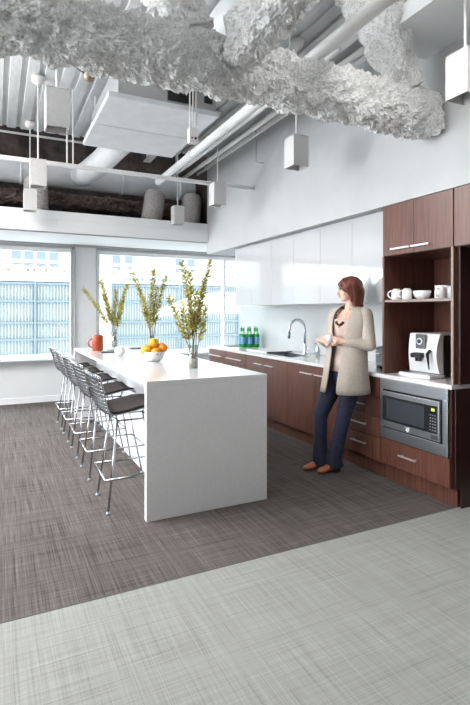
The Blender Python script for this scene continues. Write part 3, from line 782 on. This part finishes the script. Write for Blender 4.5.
# head
b.ell(hd(-.015, 0, .018), (.092, .072, .088), 24, 16, hrot)
b.ell(hd(.025, 0, -.035), (.060, .056, .066), 20, 14, hrot)
b.ell(hd(.052, 0, -.078), (.030, .030, .024), 16, 10, hrot)
b.ell(hd(.055, 0, .025), (.028, .050, .035), 16, 10, hrot)
b.cap(hd(.080, 0, .005), hd(.102, 0, -.030), .008, .0125, 10)
b.ell(hd(.095, 0, -.035), (.013, .016, .008), 12, 8, hrot)
b.ell(hd(.076, 0, -.056), (.014, .022, .014), 12, 8, hrot)
b.ell(hd(-.01, .075, -.01), (.018, .009, .028), 12, 8, hrot); b.ell(hd(-.01, -.075, -.01), (.018, .009, .028), 12, 8, hrot)
b.ell(hd(.055, .036, -.028), (.022, .018, .022), 12, 8, hrot); b.ell(hd(.055, -.036, -.028), (.022, .018, .022), 12, 8, hrot)
# hands around the cup
cup = V(2.582, 3.425, 1.185)
def hand(w, wrist_from, palm_c, normal, cup_side, seedk):
    d = (palm_c - w).normalized(); n_ = normal.normalized(); s_ = d.cross(n_).normalized()
    b.cap(w - d * .035, palm_c, .024, .027)
    for q in (-1, 0, 1): b.cap(w + d * .01 + s_ * q * .012, palm_c + d * .025 + s_ * q * .024, .016, .012)
    lens = (.040, .046, .043, .033)
    for k in range(4):
        o_ = palm_c + d * .03 + s_ * (.030 - .020 * k)
        L1 = lens[k]; a1 = o_ + d * L1 * .9 + n_ * .010; a2 = a1 + (d * .55 + n_ * .85).normalized() * L1 * .6; a3 = a2 + (d * -.1 + n_).normalized() * L1 * .45
        b.cap(o_, a1, .0095, .0088, 8); b.cap(a1, a2, .0088, .008, 8); b.cap(a2, a3, .008, .0072, 8)
    t0 = palm_c - d * .02 + s_ * .024; t1 = t0 + (s_ * .8 + d * .55 + n_ * .4).normalized() * .034; t2 = t1 + (d * .6 + n_ * .8).normalized() * .028
    b.cap(t0, t1, .012, .010, 8); b.cap(t1, t2, .010, .0085, 8)
hand(haL, elL, cup + V(.035, -.042, -.012), V(-.35, .9, .15), 1, 1)
hand(haR, elR, cup + V(.02, .052, -.018), V(-.3, -.9, .2), -1, 2)
pb(b, 'body', M['skin'], vox=.0052, sm=2)
# face details
pb(MB().ell(hd(.0895, 0, -.0525), (.005, .020, .0035), 10, 6, hrot).ell(hd(.088, 0, -.0595), (.005, .017, .004), 10, 6, hrot), 'lips', M['lip'])
for s in (-1, 1):
    e = pb(MB().ell(hd(.074, s * .030, .0), (.011, .013, .008), 12, 8, hrot), 'eye', M['eye'])
    pb(MB().ell(hd(.083, s * .031, .0), (.004, .005, .005), 10, 6, hrot), 'iris', M['iris'], e)
    pb(MB().tube([hd(.083, s * .014, .019), hd(.086, s * .028, .025), hd(.072, s * .046, .020)], [.002, .0028, .001], 6), 'eyebrow', M['hair'])
# hair
h_ = MB()
h_.ell(hd(-.022, 0, .030), (.108, .092, .094), 28, 18, hrot)
h_.ell(hd(-.055, 0, -.03), (.082, .092, .105), 24, 16, hrot)
h_.cap(hd(-.072, 0, -.02), hd(-.066, 0, -.115), .070, .058)
for s in (-1, 1):
    h_.cap(hd(-.030, s * .066, .03), hd(-.036, s * .064, -.118), .038, .034)
    h_.cap(hd(.014, s * .072, .035), hd(.000, s * .074, -.095), .024, .018)
    h_.cap(hd(.046, s * .036, .070), hd(.034, s * .070, .020), .026, .018)
    h_.cap(hd(.036, s * .070, .020), hd(.018, s * .074, -.035), .020, .016)
h_.cap(hd(.035, 0, .086), hd(.080, -.02, .056), .030, .013); h_.cap(hd(.035, .02, .084), hd(.074, .042, .048), .030, .013)
for k in range(26):
    a = PI * (.30 + 1.4 * k / 25)
    x = math.cos(a) * .080 - .03; y = math.sin(a) * .090
    if x > .0: continue
    h_.cap(hd(x * .9 - .005, y * .95, .04), hd(x * .9 - .006 + .006 * math.sin(k * 5), y * 1.0, -.140 + .014 * math.sin(k * 3.3)), .015, .008, 8)
pb(h_, 'hair', M['hair'], vox=.005, sm=1)
# jeans
j = MB()
j.rings([ring(hipc - up * .13, .10, .15), ring(hipc - up * .04, .115, .168), ring(hipc + up * .05, .10, .15), ring(hipc + up * .08, .094, .14)])
for hp, kn, an in ((hipL, kneeL, ankL), (hipR, kneeR, ankR)):
    j.cap(hp - up * .01, kn, .096, .064); j.cap(kn, kn.lerp(an, .35), .064, .058)
    pts = [kn.lerp(an, .2), kn.lerp(an, .55), an + up * .03, an + up * -.045 - f * .012]
    j.tube(pts, [.061, .058, .070, .078], 20)
pb(j, 'jeans', M['denim'], vox=.008, sm=3)
# blouse
bl_ = MB().rings([ring(hipc + up * .0, .118, .160), ring(hipc + up * .10, .100, .145), ring(hipc.lerp(chest, .5), .095, .138), ring(chest - up * .05, .112, .155), ring(chest + up * .05, .112, .162), ring(chest + up * .09, .107, .160), ring(chest + up * .115, .102, .150)])
pb(bl_, 'blouse', M['blouse'])
# cardigan: open-front shell
def cardigan():
    rows = []
    spec = [  # z, centre, rf, rl, gap(rad)
        (1.468, neckb, .066, .068, .66), (1.455, neckb, .078, .110, .62), (1.43, neckb, .092, .168, .54), (1.385, neckb.lerp(chest, .3), .114, .200, .46), (1.30, chest, .130, .202, .36), (1.22, chest, .134, .195, .31), (1.12, chest.lerp(hipc, .35), .134, .188, .28),
        (1.02, chest.lerp(hipc, .65), .140, .190, .26), (.92, hipc, .155, .198, .24), (.82, hipc, .172, .206, .22), (.715, hipc, .195, .216, .22)]
    n = 40
    for i, (z, c, rf, rl, gap) in enumerate(spec):
        c = V(c.x, c.y, z); r_ = []
        for k in range(n + 1):
            t = gap + (2 * PI - 2 * gap) * k / n
            fold = 1 + .022 * math.sin(t * 9 + z * 3) * max(0, (1.2 - z)) * 1.6
            front = math.cos(t)
            if front > 0.3 and z < 1.25: fold *= 1 + .28 * (front - .3) * (1.25 - z)
            bk = .80 if front < -.2 else 1
            rr = rf * (1 if front > 0 else .92)
            p = c + f * (rr * front * fold) + l * (rl * math.sin(t) * fold)
            p.x = min(p.x, 2.894) if z < .93 else p.x
            r_.append(p)
        rows.append(r_)
    mb = MB(); mb.rings(rows, cap=False, closed=False); return mb
cg = pb(cardigan(), 'cardigan', M['cardigan'])
s = cg.modifiers.new('sub', 'SUBSURF'); s.levels = 1; s.render_levels = 1
s = cg.modifiers.new('solid', 'SOLIDIFY'); s.thickness = .008; s.offset = 1
for shp, elp, hap in ((shL, elL, haL), (shR, elR, haR)):
    sv = MB(); w_ = hap - (hap - elp).normalized() * .045
    sv.cap(shp - up * .01, elp, .066, .054); sv.cap(elp, w_ , .054, .040)
    sv.cap(shp + (neckb - shp) * .3, shp, .05, .062)
    pb(sv, 'sleeve', M['cardigan'], cg, vox=.008, sm=2)
# lapel edges (lighter rolled border)
# pocket
# necklace
nk = MB()
for k in range(15):
    t = -1 + 2 * k / 14
    nk.ell(neckb + f * (.096 + .047 * (1 - t * t)) + l * (.062 * t) + up * (-.125 + .12 * t * t), (.0065, .0065, .0065), 8, 6)
pb(nk, 'necklace', M['gold'])
nkc = neckb + f * .146 - up * .128
nk = MB()
for k, (dl, dz) in enumerate(((-.034, .010), (-.018, -.004), (0, -.012), (.018, -.004), (.034, .010))): nk.ell(nkc + l * dl + up * dz, (.014, .014, .014), 10, 8)
pb(nk, 'pendant_beads', M['bead_dark'])
pb(MB().ell(nkc + f * .012 - up * .022, (.009, .009, .011), 10, 8), 'pendant_drop', M['gold'])
# shoes
def shoe(an, name='shoe', rz=0.0):
    fw = Matrix.Rotation(rz, 3, 'Z') @ f; lf = Matrix.Rotation(rz, 3, 'Z') @ l
    c = V(an.x, an.y, 0); R = []
    for t, w, z0_, z1_ in ((-.055, .020, .045, .095), (-.045, .030, .044, .098), (0, .034, .030, .100), (.04, .034, .014, .088), (.09, .040, .004, .058), (.13, .036, .003, .046), (.155, .022, .004, .034), (.162, .006, .008, .024)):
        cc = c + fw * t; q = []
        for k in range(16):
            a = 2 * PI * k / 16; q.append(cc + lf * (w * math.cos(a)) + up * ((z0_ + z1_) / 2 + (z1_ - z0_) / 2 * math.sin(a)))
        R.append(q)
    o = pb(MB().rings(R), name, M['leather'])
    pb(MB().tube([c - fw * .040 + up * .055, c - fw * .046 + up * 0.0], [.020, .010], 12), 'heel', M['bead_dark'], o)
    return o
shoe(ankL, rz=-.38); shoe(ankR, rz=-.48)
# cup in her hands
cu = empty('coffee_cup', cup + V(0, 0, -.035), 'small white cup held by the person', 'cup')
MB().lathe((0, 0, 0), [(.001, 0), (.022, 0), (.030, .012), (.037, .070), (.034, .070), (.027, .014), (.001, .010)], 24, cap=False).build('cup_body', M['china'], cu, smooth=True)
MB().tube([(.022 * math.cos(t) * 0 - .034 - .018 * math.sin(t), 0, .038 + .018 * math.cos(t)) for t in [PI * k / 8 for k in range(9)]], .004, 8).build('handle', M['china'], cu, smooth=True)

# ------------------------------------------------------------------ outside
def zat(v, y): return H + (311.5 - v) / 487 * (.898 * y + .0)
FY = 30
fa = empty('glass_building', (0, FY, 0), 'low building across the street with a pale blue finned glass front', 'building')
def lz(v, d=27.2): return H + (311.5 - v) / 487 * d
MB().box(-30, 34, 0, 6, -12, lz(281)).build('glass_front', M['ext_glass'], fa)
MB().box(-30, 34, -.3, 6, lz(281), lz(271)).build('parapet', M['ext_white'], fa)
bd = MB()
for v in (283, 301, 323, 340, 357, 376): bd.box(-30, 34, -.28, .02, lz(v) - .055, lz(v) + .055)
bd.build('floor_band', M['ext_band'], fa)
fn = MB(); x = -12
while x < 34:
    fn.box(x, x + .05, -.12, .02, -12, lz(281)); x += .17
fn.build('fin', M['ext_fin'], fa)
ml = MB()
for x in (-5.5, -1.4, 1.9, 6.2, 10.5, 14.8, 19): ml.box(x, x + .10, -.32, .02, -12, lz(281))
ml.build('mullion', M['ext_band'], fa)
MB().box(-2.4, -1.3, -.34, .02, -12, lz(281)).box(5.2, 6.2, -.34, .02, -12, lz(281)).build('pier', M['ext_white'], fa)
pg = MB(); rr = random.Random(3)
for k in range(130):
    x = -12 + k * .32; pg.ell((x, -.05, lz(270) + rr.uniform(0, .12)), (rr.uniform(.15, .32), .25, rr.uniform(.14, .34)), 8, 6)
pg.build('roof_planting', M['planter'], fa)
# small lettering on the parapet (too small to read in the photograph)
tx_ = MB(); x = 7.0
for k in range(13):
    if k != 5: tx_.box(x, x + .16, -.34, -.30, lz(277.5), lz(274.6) if k % 3 else lz(275.4))
    x += .26
tx_.build('sign_letters', M['ext_band'], fa)
tw2 = empty('office_tower', (0, 70, 0), 'tall white building with small square windows far behind', 'building')
MB().box(-40, 70, 0, 10, -30, 16).build('facade', M['ext_white'], tw2)
D = 63.
wn = MB()
for row in range(1):
    for cx in (0, 1, 2, 3, 8, 9, 13, 14):
        q = ony(11.5 + cx * 12.6, 300, 70)
        z1_ = lz(249 - row * 13.5, D); z0_ = lz((258 if row % 2 == 0 else 258) - row * 13.5, D)
        wn.box(q.x, q.x + 1.15, -.02, .3, z0_, z1_)
        if row == 0: wn.box(q.x, q.x + 1.15, -.02, .3, lz(267, D), lz(261.5, D))
wn.build('windows', M['ext_win'], tw2)['kind'] = 'stuff'
cv = MB().tube([(ony(155, 300, 26).x, 26.6, lz(318, 23.6)), (ony(168, 300, 26).x + .0, 26.2, lz(311, 23.6)), (ony(190, 300, 26).x, 25.6, lz(304, 23.6)), (ony(215, 300, 26).x, 25.3, lz(301, 23.6)), (ony(250, 300, 26).x, 25.6, lz(303, 23.6))], [.02, .25, .5, .6, .6], 16)
tag(cv.build('curved_canopy', M['ext_white'], smooth=True), 'curved white canopy in front of the glass building', 'canopy')

# ------------------------------------------------------------------ light
w = bpy.data.worlds.new('sky'); C.world = w; w.use_nodes = True
nt = w.node_tree; bg = nt.nodes['Background']; bg.inputs[0].default_value = (.93, .97, 1.0, 1)
# hazy sky, brightest around the veiled sun high on the left
tc = nt.nodes.new('ShaderNodeTexCoord'); dp = nt.nodes.new('ShaderNodeVectorMath'); dp.operation = 'DOT_PRODUCT'
dp.inputs[1].default_value = Vector((-.80, .44, .40)).normalized()
nt.links.new(tc.outputs['Generated'], dp.inputs[0])
mr = nt.nodes.new('ShaderNodeMapRange'); mr.interpolation_type = 'SMOOTHSTEP'
mr.inputs[1].default_value = .35; mr.inputs[2].default_value = 1.0; mr.inputs[3].default_value = 2.7; mr.inputs[4].default_value = 14
nt.links.new(dp.outputs['Value'], mr.inputs[0]); nt.links.new(mr.outputs[0], bg.inputs[1])
def area(loc, rot, sx, sy, power, colr=(1, 1, 1), name='light'):
    d = bpy.data.lights.new(name, 'AREA'); d.shape = 'RECTANGLE'; d.size = sx; d.size_y = sy; d.energy = power; d.color = colr
    o = bpy.data.objects.new(name, d); col.objects.link(o); o.location = loc; o.rotation_euler = rot; return o
# unseen fill lamps added to brighten the room, shaped as linear ceiling fixtures
def strip(loc, lab, dn=25, upw=110):
    r = empty('fill_lamp', loc, lab, 'lamp', 'added fill lamps')
    MB().box(-.10, .10, -1.2, 1.2, 0, .07).build('lamp_housing', M['paint_metal'], r)
    for y in (-1, 1): MB().tube([(0, y, .07), (0, y, .5)], .006, 6).build('hanger_rod', M['paint_metal'], r)
    a = area((0, 0, -.004), (0, 0, 0), .18, 2.36, dn, (1, .98, .95), 'fill_downlight'); a.parent = r
    a = area((0, 0, .075), (PI, 0, 0), .18, 2.36, upw, (1, .98, .95), 'fill_uplight'); a.parent = r
strip((-.95, 4.7, 3.45), 'added white fill lamp left of the strut rail, nearest the windows', 100, 150)
strip((-2.6, 4.7, 3.45), 'added white fill lamp farthest left in the room', 90, 150)
strip((-.95, 1.9, 3.2), 'added white fill lamp left of the coated beam, nearest the camera', 5, 70)
strip((1.95, .9, 3.25), 'added white fill lamp between the coated beam and the camera', 27, 18)

# ------------------------------------------------------------------ camera
cd = bpy.data.cameras.new('camera'); cam = bpy.data.objects.new('camera', cd); col.objects.link(cam)
C.camera = cam; cam.location = (0, 0, H)
cam.rotation_euler = (PI / 2, 0, -math.atan2(238.26, 487))
cd.sensor_fit = 'VERTICAL'; cd.sensor_height = 36; cd.lens = 487 / 705 * 36
cd.shift_y = -(352.5 - 311.5) / 705
cd.clip_end = 500
vs = C.view_settings; vs.view_transform = 'Standard'; vs.look = 'None'; vs.gamma = 1; vs.exposure = .12; vs.use_curve_mapping = False
